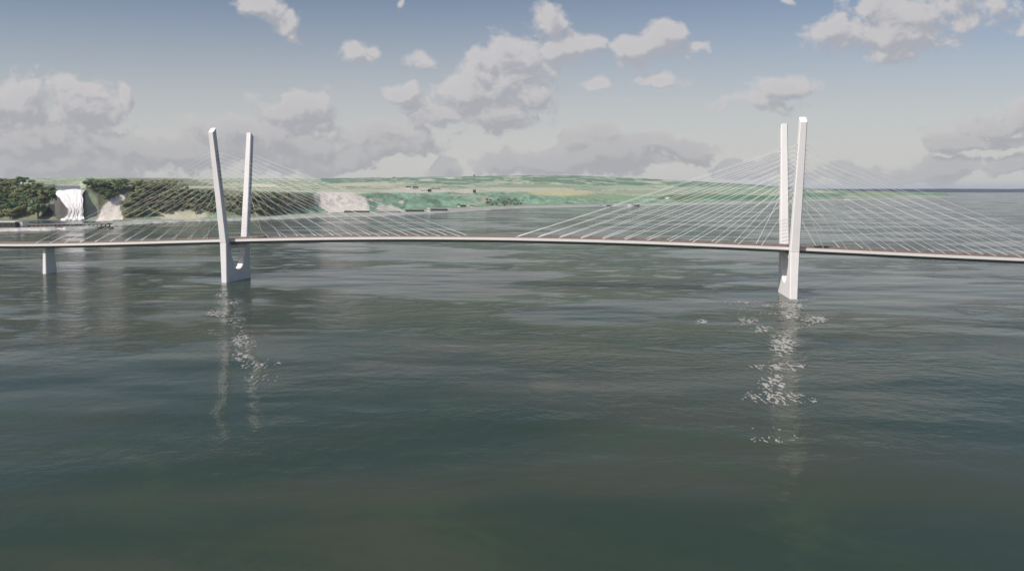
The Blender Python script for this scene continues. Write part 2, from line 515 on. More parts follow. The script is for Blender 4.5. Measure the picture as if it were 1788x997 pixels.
# land cover: what grows or lies where
def cover():
    L = np.broadcast_to(lev, Yg.shape)
    n1, n2 = fbm(Xg / 110, Yg / 260, 31), fbm(Xg / 28, Yg / 60, 41)
    n3 = fbm(Xg / 320, Yg / 500, 51)
    col = np.zeros(Yg.shape + (3,))
    shore = np.array((.36, .36, .32)); grass = np.array((.16, .23, .13)); slope = np.array((.21, .32, .22))
    field = np.array((.36, .40, .27)); pale = np.array((.50, .48, .38)); sand = np.array((.66, .60, .53))
    forest = np.array((.20, .21, .135)); ridge = np.array((.145, .235, .155)); wheat = np.array((.50, .46, .27)); rock = np.array((.33, .33, .27))
    col[:] = shore

    def paint(c, w):
        w = np.clip(w, 0, 1)[..., None]
        col[:] = col * (1 - w) + np.array(c) * w
    paint(grass, (L - 2.3) * 3 * (n2 > .35))
    paint(slope, (L - 2.9) * 4)
    paint(slope * 1.35, (L - 2.9) * 4 * np.clip((n2 - .5) * 5, 0, .7))
    paint(field, (L - 3.85) * 6)
    strip = fbm(Xg / 420, Yg / 120, 61)
    paint(pale, ((L > 3.95) & (L < 5.4)) * np.clip((strip - .52) * 9, 0, .85))
    paint(slope, ((L > 3.95) & (L < 5.6)) * np.clip((n3 - .55) * 8, 0, .8))
    paint(ridge, np.clip((L - 5.25 - (n1 - .5) * .9) * 5, 0, 1) * (PXg > 560))
    paint(field * 1.1, ((L > 5.2) * np.clip((n1 - .6) * 6, 0, .7)))

    hedge = fbm(Xg / 60, Yg / 90, 81, 5)
    paint((.10, .17, .11), np.clip((np.abs(hedge - .5) < .022) * (L > 3.05) * (L < 5.9), 0, 1) * .75)
    copse = fbm(Xg / 45, Yg / 110, 91, 4)
    paint((.11, .18, .12), np.clip((copse - .62) * 12, 0, .7) * (L > 3.05) * (L < 5.95))
    paint(pale * 1.05, np.clip((fbm(Xg / 240, Yg / 60, 95, 4) - .60) * 14, 0, .8) * (L > 4.0) * (L < 5.9))

    def ell(cx, cy, rx, ry, c, soft=.35, k=1.0, jag=.5):
        r = np.hypot((PXg - cx) / rx, (PYg - cy) / ry) + (n2 - .5) * jag
        paint(c, k * np.clip((1 - r) / soft + .5, 0, 1))

    def poly(pts, c, k=1.0, jag=3.0):
        x, y = PXg + (n2 - .5) * jag, PYg + (n1 - .5) * jag * .7
        ins = np.zeros(x.shape, bool)
        for (x0, y0), (x1, y1) in zip(pts, pts[1:] + pts[:1]):
            cr = ((y0 > y) != (y1 > y)) & (x < (x1 - x0) * (y - y0) / (y1 - y0 + 1e-9) + x0)
            ins ^= cr
        paint(c, k * ins)
    # wooded cliffs
    poly([(-520, 318), (96, 322), (104, 360), (104, 386), (-520, 386)], forest)
    poly([(150, 312), (330, 312), (400, 332), (545, 338), (552, 360), (480, 379), (345, 375), (300, 375), (215, 386), (172, 384), (168, 345), (150, 338)], forest)
    poly([(148, 338), (172, 336), (172, 384), (146, 384)], rock)
    ell(160, 350, 9, 16, (.36, .40, .25))
    # cliff shade left of the falls painted dark, then grey-brown rock behind them
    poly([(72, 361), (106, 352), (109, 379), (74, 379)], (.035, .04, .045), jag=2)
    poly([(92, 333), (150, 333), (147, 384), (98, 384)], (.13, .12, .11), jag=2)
    # sand scree and sand pits
    poly([(226, 336), (217, 347), (210, 362), (215, 384), (168, 386), (178, 362), (196, 346)], sand * 1.15, jag=3)
    ell(322, 376, 42, 8, (.52, .50, .36))
    poly([(546, 340), (556, 336), (607, 336), (638, 346), (646, 366), (640, 370), (575, 371), (556, 360)], sand, jag=4)
    poly([(655, 366), (660, 359), (684, 358), (706, 368)], (.56, .52, .44))
    ell(655, 349, 14, 2.5, (.52, .48, .40))
    # cleared benches, farm tracks and grain on the hillside
    ell(455, 324, 30, 2.4, (.62, .58, .46)); ell(360, 327, 60, 2, (.45, .47, .34))
    ell(640, 322, 60, 3, (.48, .48, .36)); ell(620, 333, 70, 3, (.42, .43, .33))
    ell(735, 333, 60, 4.5, (.52, .49, .41)); ell(745, 314.5, 14, 2, (.55, .52, .42), k=.9); ell(785, 310.5, 10, 1.2, (.6, .58, .48))
    ell(815, 334, 22, 4, (.52, .50, .41)); ell(915, 331, 90, 4.5, (.47, .47, .36)); ell(980, 337, 55, 5, wheat, soft=.5)
    ell(930, 325, 80, 3, (.27, .33, .21)); ell(1090, 327, 55, 3, (.33, .39, .27)); ell(1060, 345, 70, 4, (.27, .34, .18), k=.7)
    ell(1130, 336, 60, 3.5, (.30, .36, .24)); ell(1240, 329, 90, 2.4, (.32, .39, .28)); ell(1300, 335, 60, 2, (.26, .36, .24))
    ell(1180, 345, 40, 4, (.11, .17, .09)); ell(1225, 343, 40, 5, (.16, .19, .11), k=.7)
    ell(1290, 345, 80, 4, (.10, .20, .115)); ell(1430, 341, 50, 4, (.12, .22, .13)); ell(1530, 340, 50, 4, (.24, .29, .17))
    # winding track down the slope
    tr = [(790, 341), (825, 342), (848, 345), (852, 350), (838, 355), (815, 360)]
    for (x0, y0), (x1, y1) in zip(tr, tr[1:]):
        for q in np.linspace(0, 1, 6):
            ell(x0 + (x1 - x0) * q, y0 + (y1 - y0) * q, 7, 1.6, (.40, .40, .29), jag=.2)
    ell(880, 356, 40, 4, (.17, .22, .15), k=.5)
    ell(700, 353, 5, 3, (.6, .58, .48)); ell(1165, 346, 4, 2.2, (.6, .6, .5))
    # shore road, beach and quay paving
    paint((.40, .40, .37), ((L > 1.0) & (L < 2.2)) * .9)
    paint((.50, .48, .43), ((L > 2.5) & (L < 2.75)) * (PXg > 230) * .8)
    poly([(-520, 398.5), (113, 397), (115, 402), (60, 404), (-520, 406)], (.60, .57, .52), jag=1)
    poly([(-520, 396.5), (110, 395.4), (110, 398), (-520, 400)], (.20, .13, .11), jag=1)
    poly([(-520, 386), (110, 385), (150, 389), (150, 395), (-520, 397)], (.12, .14, .14), jag=1)
    col[:] *= (0.86 + 0.28 * fbm(Xg / 12, Yg / 20, 71))[..., None]
    return col


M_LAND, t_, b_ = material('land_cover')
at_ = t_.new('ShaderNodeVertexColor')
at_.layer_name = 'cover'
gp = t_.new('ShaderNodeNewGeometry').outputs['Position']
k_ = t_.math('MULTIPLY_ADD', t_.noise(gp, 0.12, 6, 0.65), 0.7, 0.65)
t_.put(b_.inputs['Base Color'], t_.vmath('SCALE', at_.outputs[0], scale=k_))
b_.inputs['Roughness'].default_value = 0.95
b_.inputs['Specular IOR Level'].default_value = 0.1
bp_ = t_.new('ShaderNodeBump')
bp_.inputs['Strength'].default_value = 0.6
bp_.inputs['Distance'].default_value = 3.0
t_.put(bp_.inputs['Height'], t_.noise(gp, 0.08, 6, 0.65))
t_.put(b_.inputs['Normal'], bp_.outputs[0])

nc, nr = Yg.shape
idx = np.arange(nc * nr).reshape(nc, nr)
quads = np.stack([idx[:-1, :-1], idx[1:, :-1], idx[1:, 1:], idx[:-1, 1:]], -1).reshape(-1, 4)
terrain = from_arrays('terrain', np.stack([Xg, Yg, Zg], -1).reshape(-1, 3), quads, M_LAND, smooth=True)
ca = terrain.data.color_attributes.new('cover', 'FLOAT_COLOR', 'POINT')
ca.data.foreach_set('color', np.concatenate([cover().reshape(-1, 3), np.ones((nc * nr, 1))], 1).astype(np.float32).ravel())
tag(terrain, kind='structure')

# low blue shore on the horizon
vs, fs = [], []
pxs = np.arange(1250, 2500, 6.0)
for i, x in enumerate(pxs):
    yb, yt = 12200.0, 13600.0
    d = ray(x, 334)
    u = d[0] / d[1]
    e = np.clip((x - 1250) / 120, 0, 1)
    zt = (57 + 10 * fbm(np.array([x / 50.]), np.array([0.]), 8)[0] + 3 * vnoise(np.array([x / 7.]), np.array([0.]), 9)[0]) * e
    for Y, z in ((yb, -2), (yb + 120, 8 * e), (yb + 700, zt * .6), (yt, zt), (yt + 2500, zt * .7), (yt + 4000, -2)):
        vs.append((u * Y, Y, z))
for i in range(len(pxs) - 1):
    for j in range(5):
        a = i * 6 + j
        fs.append((a, a + 6, a + 7, a + 1))
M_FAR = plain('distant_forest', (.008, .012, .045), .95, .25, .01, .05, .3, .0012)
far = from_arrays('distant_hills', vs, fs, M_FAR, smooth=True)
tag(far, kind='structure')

# ------------------------------------------------------------------ the waterfall and the stream above it
M_FALL, t_, b_ = material('falling_water')
gp = t_.new('ShaderNodeNewGeometry').outputs['Position']
st = t_.noise(t_.mapping(gp, (0.22, 0.22, 0.045)), 1.0, 5, 0.6, 0.3)
t_.put(b_.inputs['Base Color'], t_.mix(t_.smooth(st, .38, .62), (.70, .66, .65), (.84, .80, .79)))
b_.inputs['Roughness'].default_value = 0.7
bp_ = t_.new('ShaderNodeBump')
bp_.inputs['Distance'].default_value = 0.6
t_.put(bp_.inputs['Height'], st)
t_.put(b_.inputs['Normal'], bp_.outputs[0])

lip = ground_at(120, 332.0)
yl = lip[1] - 20
vs, fs = [], []
NX, NZ = 60, 44
for i in range(NX):
    a = i / (NX - 1)
    for j in range(NZ):
        h = j / (NZ - 1)                       # 0 at the lip, 1 at the pool
        pxl = 93 + (104 - 93) * min(1, h * 3.2) + 12 * min(1, max(0, h - .35) / .3) + 3.0 * (vnoise(np.array([h * 6.]), np.array([1.]), 7)[0] - .5) - 8 * max(0, h - .8) / .2
        pxr = 147 - 4 * min(1, h * 4) + 4.0 * (vnoise(np.array([h * 7.]), np.array([4.]), 17)[0] - .5) + 3 * max(0, h - .85) / .15
        x = pxl + (pxr - pxl) * a
        d0 = ray(x, 331.5 + 1.2 * math.sin(a * 7))
        u0 = d0[0] / d0[1]
        ci = int(np.clip(np.searchsorted(Ucol, u0), 1, len(Ucol) - 1))
        k0, k1 = 10, 36                           # grid rows between the foot and the top of the cliff
        zc = np.maximum.accumulate(np.maximum(Zg[ci - 1, k0:k1 + 1], Zg[ci, k0:k1 + 1]))
        yc = np.minimum(Yg[ci - 1, k0:k1 + 1], Yg[ci, k0:k1 + 1])
        ztop = CAMH + d0[2] / d0[1] * (yc[-1] - 3)
        z = ztop * (1 - h) + 4.8 * h
        y = np.interp(z, zc, yc) - 3.0 - 9 * math.sin(math.pi * min(1, h * 1.1)) - 5 * h
        y += 3.0 * fbm(np.array([a * 17.]), np.array([h * 6.]), 77)[0] - 4 * h * fbm(np.array([a * 26.]), np.array([h * 4.]), 5)[0]
        vs.append((u0 * y, y, z))
for i in range(NX - 1):
    for j in range(NZ - 1):
        a = i * NZ + j
        fs.append((a, a + NZ, a + NZ + 1, a + 1))
top_edge = [vs[i * NZ] for i in range(NX)]
fall = from_arrays('waterfall', vs, fs, M_FALL, smooth=True)
tag(fall, 'tall white waterfall dropping between two wooded cliffs', 'waterfall')
# stream feeding the falls
vs, fs = [], []
NJ = 14
for i in range(NX):
    a = i / (NX - 1)
    for j in range(NJ):
        h = j / (NJ - 1)
        if j == 0:
            p = top_edge[i]
            vs.append((p[0], p[1] + .05, p[2] + .05))
        else:
            Y = top_edge[i][1] + 4 + h * 700
            x = (92 + 2 * h) * (1 - a) + 147 * a
            d = ray(x, 327)
            X = d[0] / d[1] * Y
            vs.append((X, Y, max(terrain_z(d_ * Y, Y) for d_ in (ray(104, 327)[0] / ray(104, 327)[1], ray(122, 327)[0] / ray(122, 327)[1], ray(138, 327)[0] / ray(138, 327)[1])) + .8))
for i in range(NX - 1):
    for j in range(NJ - 1):
        a = i * NJ + j
        fs.append((a, a + NJ, a + NJ + 1, a + 1))
M_STREAM = plain('stream_water', (.045, .055, .075), .25, .2, .05, .5)
tag(from_arrays('stream', vs, fs, M_STREAM, smooth=True), kind='structure')
# plunge basin
q = [on_level(60, 384.5, 4.6), on_level(150, 386.5, 4.6), on_level(200, 389, 4.6), on_level(150, 390.5, 4.6), on_level(70, 391, 4.6), on_level(48, 388, 4.6)]
bm = bmesh.new()
bm.faces.new([bm.verts.new(tuple(p)) for p in q])
tag(from_bm('basin', bm, plain('basin_water', (.07, .085, .10), .2, .2, .04, .5)), kind='structure')
# spray at the foot: low mounds of white water
bm = bmesh.new()
for k in range(16):
    a = rng.uniform(0, 1)
    pxx = 110 + 33 * a
    y = yl - 42 - rng.uniform(0, 8)
    p = at_y(pxx, 384, y)
    r = rng.uniform(3, 6)
    mtx = Matrix.Translation((p[0], y, 4.6)) @ Matrix.Diagonal((r * 1.3, r, r * rng.uniform(.5, 1.1), 1))
    bmesh.ops.create_icosphere(bm, subdivisions=2, radius=1, matrix=mtx)
from_bm('spray', bm, M_FALL, fall, True)

# ------------------------------------------------------------------ the bridge
_pts = [on_level(1387, 523), on_level(389.5, 494), on_level(79, 482)]
BASE = np.polyfit([p[0] for p in _pts], [p[1] for p in _pts], 2)
XR, XL = _pts[0][0], _pts[1][0]
HALF = 10.5          # half width of the deck
MIDT = 17.0          # deck centre line behind the line of the pylon fronts


def base_pt(X):
    sl = np.polyval(np.polyder(BASE), np.clip(X, -700, 500))
    Y = np.polyval(BASE, np.clip(X, -700, 500)) + (X - np.clip(X, -700, 500)) * sl
    tdir = np.array([-sl, 1.0]) / math.hypot(sl, 1)
    return np.array([X, Y]), tdir, np.array([1.0, sl]) / math.hypot(sl, 1)


# roadway level surveyed from the white deck edge
EDGE = [(0, 428), (100, 426.4), (200, 424.8), (320, 422.3), (405, 419.6), (560, 416.8), (700, 415.4), (800, 415.6), (900, 416.8), (1000, 419.1),
        (1100, 422.2), (1200, 426.2), (1360, 433.6), (1500, 439.6), (1600, 444), (1788, 453)]
zx, zz = [], []
for px_, py_ in EDGE:
    d = ray(px_, py_)
    k = d[0] / d[1]
    X = k * 500
    for _ in range(60):
        b, td, _sd = base_pt(X)
        e = b + td * (MIDT - HALF)
        X = X + (k * e[1] - e[0]) * .5
    zx.append(X)
    zz.append(at_y(px_, py_, e[1])[2])
ZC = np.polyfit(zx, zz, 4)
X0_, X1_ = zx[0], zx[-1]


def deck_z(X):
    if X < X0_:
        g = np.polyval(np.polyder(ZC), X0_)
        return max(np.polyval(ZC, X0_) + g * (X - X0_), 14.0)
    if X > X1_:
        g = np.polyval(np.polyder(ZC), X1_)
        return max(np.polyval(ZC, X1_) + g * (X - X1_), 14.0)
    return float(np.polyval(ZC, X))


def deck_frame(X):
    b, td, sd = base_pt(X)
    return b + td * MIDT, td, sd, deck_z(X)


M_CONC = plain('white_concrete', (.80, .77, .75), .6, .05, .35, .3, .07, .06)
M_EDGE = plain('pale_edge_beam', (.72, .70, .67), .6, .06, .3, .3)
M_GIRD = plain('grey_girder_paint', (.20, .20, .19), .6, .12, .2, .3)
M_ANCH = plain('anchor_steel', (.30, .29, .29), .6, .1, .3, .3)
M_ASPH = plain('asphalt', (.13, .100, .085), .9, .15, .5, .2, .2, .03)
M_BARR = plain('brown_grey_barrier', (.24, .185, .16), .8, .12, .3, .2)
M_LINE = plain('road_paint', (.75, .74, .70), .7, .08, .5, .3)
M_CABLE = plain('white_cable_sheath', (.84, .83, .80), .45, .03, .3, .4)

bridge = empty('bridge', (deck_frame(-20)[0][0], deck_frame(-20)[0][1], 0))
tag(bridge, 'white cable-stayed bridge with two V shaped pylons crossing the wide river', 'bridge')
BO = Vector(bridge.location)
STX = list(np.arange(-1150, 800, 8.0))


def sweep(name, section, mat, parent=bridge):
    """section: closed loop of (offset across, height above the road)"""
    bm = bmesh.new()
    rings = []
    for X in STX:
        c, td, sd, z = deck_frame(X)
        rings.append([(c[0] + td[0] * o - BO.x, c[1] + td[1] * o - BO.y, z + h) for o, h in section])
    loft(bm, rings)
    return from_bm(name, bm, mat, parent)


sweep('deck', [(-HALF + .35, -.9), (HALF - .35, -.9), (HALF - .35, 0), (-HALF + .35, 0)], M_ASPH)
sweep('girder', [(-6.2, -3.4), (6.2, -3.4), (7.6, -.92), (-7.6, -.92)], M_GIRD)
for sgn in (-1, 1):
    sec = [(sgn * (HALF - .33), -1.15), (sgn * HALF, -1.15), (sgn * HALF, .75), (sgn * (HALF - .33), .75)]
    sweep('edge_beam', sec, M_EDGE)
    sec = [(sgn * (HALF - 3.5), .004), (sgn * (HALF - 3.0), .004), (sgn * (HALF - 3.1), 1.0), (sgn * (HALF - 3.4), 1.0)]
    sweep('traffic_barrier', sec, M_BARR)
    sec = [(sgn * (HALF - .25), .78), (sgn * (HALF - .1), .78), (sgn * (HALF - .1), 1.35), (sgn * (HALF - .25), 1.35)]
    sweep('railing', [(o, h) for o, h in sec], M_BARR)
    sec = [(sgn * 6.3, .004), (sgn * 6.5, .004), (sgn * 6.5, .010), (sgn * 6.3, .010)]
    sweep('lane_line', sec, M_LINE)


def pylon(X):
    c, td, sd, zd = deck_frame(X)
    rz = math.atan2(sd[1], sd[0])
    zk = zd - 2.0                                             # kink level
    # lower part: a wall with a deep U opening, local x along the deck, y across
    prof_out = [(15.9, -8), (15.8, 0), (15.6, zk)]
    inner = [(10.8, zk), (9.0, zk - 10), (6.9, 17.5), (6.2, 14.2), (4.9, 11.6), (2.9, 9.9), (0, 9.3)]
    right = prof_out + inner
    loop = right + [(-y, z) for y, z in reversed(right[:-1])]
    bm = bmesh.new()
    th = lambda z: 2.55 + .45 * max(0, z) / zk
    ch = .55
    fr = [bm.verts.new((th(z), y, z)) for y, z in loop]
    bk = [bm.verts.new((-th(z), y, z)) for y, z in loop]
    n = len(loop)
    for i in range(n):
        bm.faces.new((fr[i], fr[(i + 1) % n], bk[(i + 1) % n], bk[i]))
    bm.faces.new(fr)
    bm.faces.new(list(reversed(bk)))
    body = from_bm('pylon', bm, M_CONC, bridge)
    bev = body.modifiers.new('chamfer', 'BEVEL')
    bev.width, bev.segments, bev.limit_method, bev.angle_limit = .5, 1, 'ANGLE', math.radians(60)
    body.location = Vector((c[0], c[1], 0)) - BO
    body.rotation_euler = (0, 0, rz)
    ztop = 120.3
    for sgn in (-1, 1):
        bm = bmesh.new()
        rings = []
        for z, cy, hy, hx, k in ((zk + .003, 13.2, 2.4, 3.0, .5), (zk + 40, 13.1 + 11.1 * 40 / (ztop - zk), 2.2, 2.7, .5), (ztop, 24.2, 1.9, 2.25, .5)):
            pts = [(-hx + k, -hy), (hx - k, -hy), (hx, -hy + k), (hx, hy - k), (hx - k, hy), (-hx + k, hy), (-hx, hy - k), (-hx, -hy + k)]
            ring = []
            for x, y in pts:
                zz_ = z - (1.9 * (y / hy) + .6 if z == ztop else 0)     # slanted cut at the top, low side outward
                ring.append((x, sgn * (cy + y), zz_))
            rings.append(ring)
        loft(bm, rings)
        leg = from_bm('leg', bm, M_CONC, body)
    bm = bmesh.new()
    box(bm, -2.2, 2.2, -10.6, 10.6, zk - 4.8, zk - 1.9)
    from_bm('crossbeam', bm, M_CONC, body)
    for sgn in (-1, 1):
        for side in (-1, 1):
            for k in range(12):
                z = 70 + 3.05 * k
                off = 13.2 + (24.2 - 13.2) * (z - zk) / (ztop - zk)
                bm = bmesh.new()
                x0 = 2.55 - .25 * k / 12
                loft(bm, [[(side * x, sgn * off + a * .55 * q, z + b * .7 * q - (.25 if x > x0 else 0)) for a, b in ((-1, -1), (1, -1), (1, 1), (-1, 1))] for x, q in ((x0 - .3, 1), (x0 + .3, .8))])
                from_bm('anchor_box', bm, M_ANCH, body)
    return X, zk, ztop


def leg_pt(X, z, sgn, zk, ztop):
    c, td, sd, zd = deck_frame(X)
    off = 13.2 + (24.2 - 13.2) * (z - zk) / (ztop - zk)
    return c, td, sd, off * sgn


cable0 = None
for XP in (XL, XR):
    _, zk, ztop = pylon(XP)
    for sgn in (-1, 1):
        for side in (-1, 1):
            for k in range(12):
                dist = 21 + 16 * k
                XA = XP + side * dist * .98
                c, td, sd, zd = deck_frame(XA)
                a = Vector((c[0] + td[0] * 7.8 * sgn, c[1] + td[1] * 7.8 * sgn, zd + .02))
                z = 70 + 3.05 * k
                cp, td, sd, off = leg_pt(XP, z, sgn, zk, ztop)
                b = Vector((cp[0] + td[0] * off + sd[0] * side * 2.3, cp[1] + td[1] * off + sd[1] * side * 2.3, z))
                d = (b - a)
                bm = bmesh.new()
                L_ = d.length
                ax = d.normalized()
                e1 = ax.cross(Vector((0, 0, 1))).normalized()
                e2 = ax.cross(e1)
                rings = []
                for q in np.linspace(0, 1, 9):
                    p = a + d * q - Vector((0, 0, 1)) * (4 * q * (1 - q)) * L_ * .004 - BO    # slight sag
                    r = (.075 if XP < 0 else .11) if q > 0 else .24
                    rings.append([tuple(p + (e1 * math.cos(w) + e2 * math.sin(w)) * r) for w in np.linspace(0, 2 * math.pi, 7)[:-1]])
                loft(bm, rings)
                from_bm('stay_cable', bm, M_CABLE, bridge)

# approach piers
for XP in (-415.0, -500, -590, -680, -770, -860, -950, 365, 455, 545, 635, 725):
    c, td, sd, zd = deck_frame(XP)
    bm = bmesh.new()
    zt = zd - 3.42
    rings = []
    for z, hy, hx in ((-6, 5.6, 2.1), (0, 5.4, 2.05), (zt - 6, 4.6, 1.75), (zt, 4.4, 1.7)):
        k = .4
        rings.append([(-hx + k, -hy, z), (hx - k, -hy, z), (hx, -hy + k, z), (hx, hy - k, z), (hx - k, hy, z), (-hx + k, hy, z), (-hx, hy - k, z), (-hx, -hy + k, z)])
    loft(bm, rings)
    p = from_bm('pier', bm, M_CONC, bridge)
    p.location = Vector((c[0], c[1], 0)) - BO
    p.rotation_euler = (0, 0, math.atan2(sd[1], sd[0]))

# ------------------------------------------------------------------ foam at the pylon feet, then pale flakes painted as the pylons' broken reflections
FOAM_GLINTS = [  # column, row, half width, half height, density
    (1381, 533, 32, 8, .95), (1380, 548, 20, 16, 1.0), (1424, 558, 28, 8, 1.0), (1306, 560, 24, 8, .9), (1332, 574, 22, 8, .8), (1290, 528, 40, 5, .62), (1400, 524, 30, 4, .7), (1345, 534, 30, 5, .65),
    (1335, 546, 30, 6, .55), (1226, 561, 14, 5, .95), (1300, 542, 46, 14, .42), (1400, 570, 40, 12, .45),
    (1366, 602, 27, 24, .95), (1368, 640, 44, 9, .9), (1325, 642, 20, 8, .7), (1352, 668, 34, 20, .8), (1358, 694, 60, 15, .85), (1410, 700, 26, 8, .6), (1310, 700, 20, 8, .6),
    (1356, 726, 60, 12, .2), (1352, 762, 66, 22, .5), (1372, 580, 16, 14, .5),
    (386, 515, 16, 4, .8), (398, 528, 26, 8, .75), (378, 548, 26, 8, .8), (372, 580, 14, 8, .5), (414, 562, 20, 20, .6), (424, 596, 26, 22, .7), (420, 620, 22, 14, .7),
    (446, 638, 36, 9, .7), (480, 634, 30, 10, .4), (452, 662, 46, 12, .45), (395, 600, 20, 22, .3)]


def foam_glints():
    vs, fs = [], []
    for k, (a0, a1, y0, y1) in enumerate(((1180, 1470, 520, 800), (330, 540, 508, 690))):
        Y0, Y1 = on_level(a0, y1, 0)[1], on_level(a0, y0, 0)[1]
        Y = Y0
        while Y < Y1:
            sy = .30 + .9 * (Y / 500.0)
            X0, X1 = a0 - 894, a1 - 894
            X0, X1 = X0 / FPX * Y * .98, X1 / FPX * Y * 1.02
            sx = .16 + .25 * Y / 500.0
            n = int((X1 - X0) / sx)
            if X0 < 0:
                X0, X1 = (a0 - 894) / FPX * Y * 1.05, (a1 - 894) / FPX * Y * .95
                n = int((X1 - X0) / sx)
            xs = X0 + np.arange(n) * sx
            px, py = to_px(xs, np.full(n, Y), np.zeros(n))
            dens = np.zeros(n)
            for cx, cy, rx, ry, w in FOAM_GLINTS:
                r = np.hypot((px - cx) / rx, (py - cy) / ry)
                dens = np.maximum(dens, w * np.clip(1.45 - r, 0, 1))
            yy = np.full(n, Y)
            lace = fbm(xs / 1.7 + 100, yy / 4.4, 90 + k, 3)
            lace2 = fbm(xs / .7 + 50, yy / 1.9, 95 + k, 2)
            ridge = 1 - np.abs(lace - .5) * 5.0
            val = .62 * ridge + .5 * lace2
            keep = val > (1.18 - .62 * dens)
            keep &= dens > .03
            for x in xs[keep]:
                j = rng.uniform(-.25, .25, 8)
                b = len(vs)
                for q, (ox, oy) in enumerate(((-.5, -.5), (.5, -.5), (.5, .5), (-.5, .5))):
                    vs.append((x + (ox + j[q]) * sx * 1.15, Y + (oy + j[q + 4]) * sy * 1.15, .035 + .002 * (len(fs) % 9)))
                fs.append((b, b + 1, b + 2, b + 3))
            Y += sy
    o = from_arrays('foam_glints', vs, fs, plain('river_foam_glints', (.44, .42, .38), .85, .3, .5, .2, .25, .06))
    tag(o, kind='stuff')
    return o


foam_glints()

# ------------------------------------------------------------------ buildings on the far shore
M_WHITE = plain('white_render', (.72, .71, .67), .8, .08)
M_CREAM = plain('cream_wall', (.55, .52, .45), .8, .08)
M_GREYW = plain('grey_metal_cladding', (.33, .34, .34), .6, .1)
M_DARKW = plain('dark_cladding', (.055, .055, .05), .7, .15)
M_DROOF = plain('dark_roof', (.045, .045, .045), .7, .15)
M_LROOF = plain('pale_roof', (.62, .61, .58), .6, .08)
M_BROOF = plain('brown_green_roof', (.10, .10, .065), .8, .15)
M_GLASS = plain('window_glass', (.03, .035, .04), .15, .05, spec=.6)


def building(name, label, px, py, wpx, hpx, wall, roof, depth=14.0, style='gable', cat='building', nwin=0, z=None, ypos=None):
    g = ground_at(px, py)
    if ypos:
        g = at_y(px, py, ypos)
    Y = g[1]
    w, h = wpx * Y / FPX, max(hpx * Y / FPX, 2.6)
    o = empty(name, (g[0], Y, g[2]), rng.uniform(-.06, .06))
    tag(o, label, cat)
    rh = h * (.4 if style == 'gable' else .16)
    hw = h - rh
    bm = bmesh.new()
    box(bm, -w / 2, w / 2, -depth / 2, depth / 2, -2.5, hw)
    from_bm('wall', bm, wall, o)
    bm = bmesh.new()
    ov = .5
    if style == 'gable':
        loft(bm, [[(x, -depth / 2 - ov, hw + .003), (x, depth / 2 + ov, hw + .003), (x, depth / 2 + ov, hw + .25), (x, 0, h), (x, -depth / 2 - ov, hw + .25)] for x in (-w / 2 - ov, w / 2 + ov)])
    else:
        box(bm, -w / 2 - ov, w / 2 + ov, -depth / 2 - ov, depth / 2 + ov, hw + .003, h)
    from_bm('roof', bm, roof, o)
    for i in range(nwin):
        x = -w / 2 + w * (i + .5) / nwin
        ww = w / nwin * .28
        bm = bmesh.new()
        box(bm, x - ww, x + ww, -depth / 2 - .12, -depth / 2 + .1, hw * .35, hw * .75)
        from_bm('window', bm, M_GLASS, o)
    return o


building('shed', 'long low dark shed at the foot of the sandy slope', 623, 371, 42, 3, M_DARKW, M_BROOF, 16)
building('warehouse', 'long pale grey warehouse between two dark sheds on the shore', 678, 371, 40, 3, M_GREYW, M_LROOF, 18, 'flat', nwin=8)
building('shed', 'dark narrow shed left of the small white tower block on the shore', 724.5, 369.8, 31, 3.2, M_DARKW, M_DROOF, 14)
building('tower_block', 'small white block standing between two dark shore sheds', 748.5, 369.3, 5, 6, M_WHITE, M_LROOF, 8, 'flat', nwin=2)
building('shed', 'dark shed right of the small white block on the shore', 767, 368.4, 28, 3.6, M_DARKW, M_DROOF, 14)
building('house', 'white house with a dark roof where the winding track meets the shore', 801, 361.5, 5, 5, M_WHITE, M_DROOF, 9, nwin=2)
building('barn', 'dark barn beside the white house at the end of the track', 809, 361.3, 10, 3, M_DARKW, M_DROOF, 10)
building('house', 'small white and dark cottage right of the dark barn near the track', 824, 362, 6, 3.5, M_WHITE, M_DROOF, 8, nwin=2)
building('house', 'left house of the pair on the hillside bench, white gabled', 713, 330.5, 8, 5, M_WHITE, M_DROOF, 12, nwin=2)
building('house', 'dark roofed house right of the white gabled hillside house', 725.5, 330.5, 9, 5, M_GREYW, M_DROOF, 12, nwin=3)
building('hall', 'broad cream hall with dark window bays on the hillside', 741, 335, 13, 4.5, M_CREAM, M_LROOF, 20, 'flat', nwin=4)
building('house', 'squat dark house at the right end of the cream hall', 750, 335.3, 6, 5, M_DARKW, M_DROOF, 14)
building('shed', 'thin long dark roofed shed above the cream hall on the hillside', 761, 331.2, 15, 2.4, M_GREYW, M_DROOF, 12)
building('barn', 'lone dark barn on the pale clearing of the hillside', 828.5, 337, 5, 5.4, M_DARKW, M_DROOF, 14)
building('hangar', 'long dark hangar on the skyline', 651, 312.8, 26, 2.4, M_DARKW, M_DROOF, 30, 'flat', ypos=5600)
building('barn', 'tiny dark barn on the skyline right of the long hangar', 688, 312.0, 5, 2.6, M_DARKW, M_DROOF, 20, ypos=5600)
building('water_tower', 'small dark tower on top of the ridge', 828, 310.0, 2.2, 5, M_DARKW, M_DROOF, 10, 'flat', 'tower', ypos=5800)
building('house', 'tiny dark house by the water beneath the left stay cables', 1049, 361.3, 4, 2.6, M_WHITE, M_DROOF, 10)
building('boathouse', 'small dark boathouse on the shoreline right of the tiny house', 1064.5, 360.8, 9, 2.6, M_DARKW, M_DROOF, 14)
building('boathouse', 'dark boathouse with a pale apron farther along the shoreline', 1110, 359.6, 12, 2.6, M_DARKW, M_DROOF, 14)
building('hut', 'pale hut next to the farther dark boathouse on the shore', 1099, 359.4, 4, 2.4, M_WHITE, M_LROOF, 10)
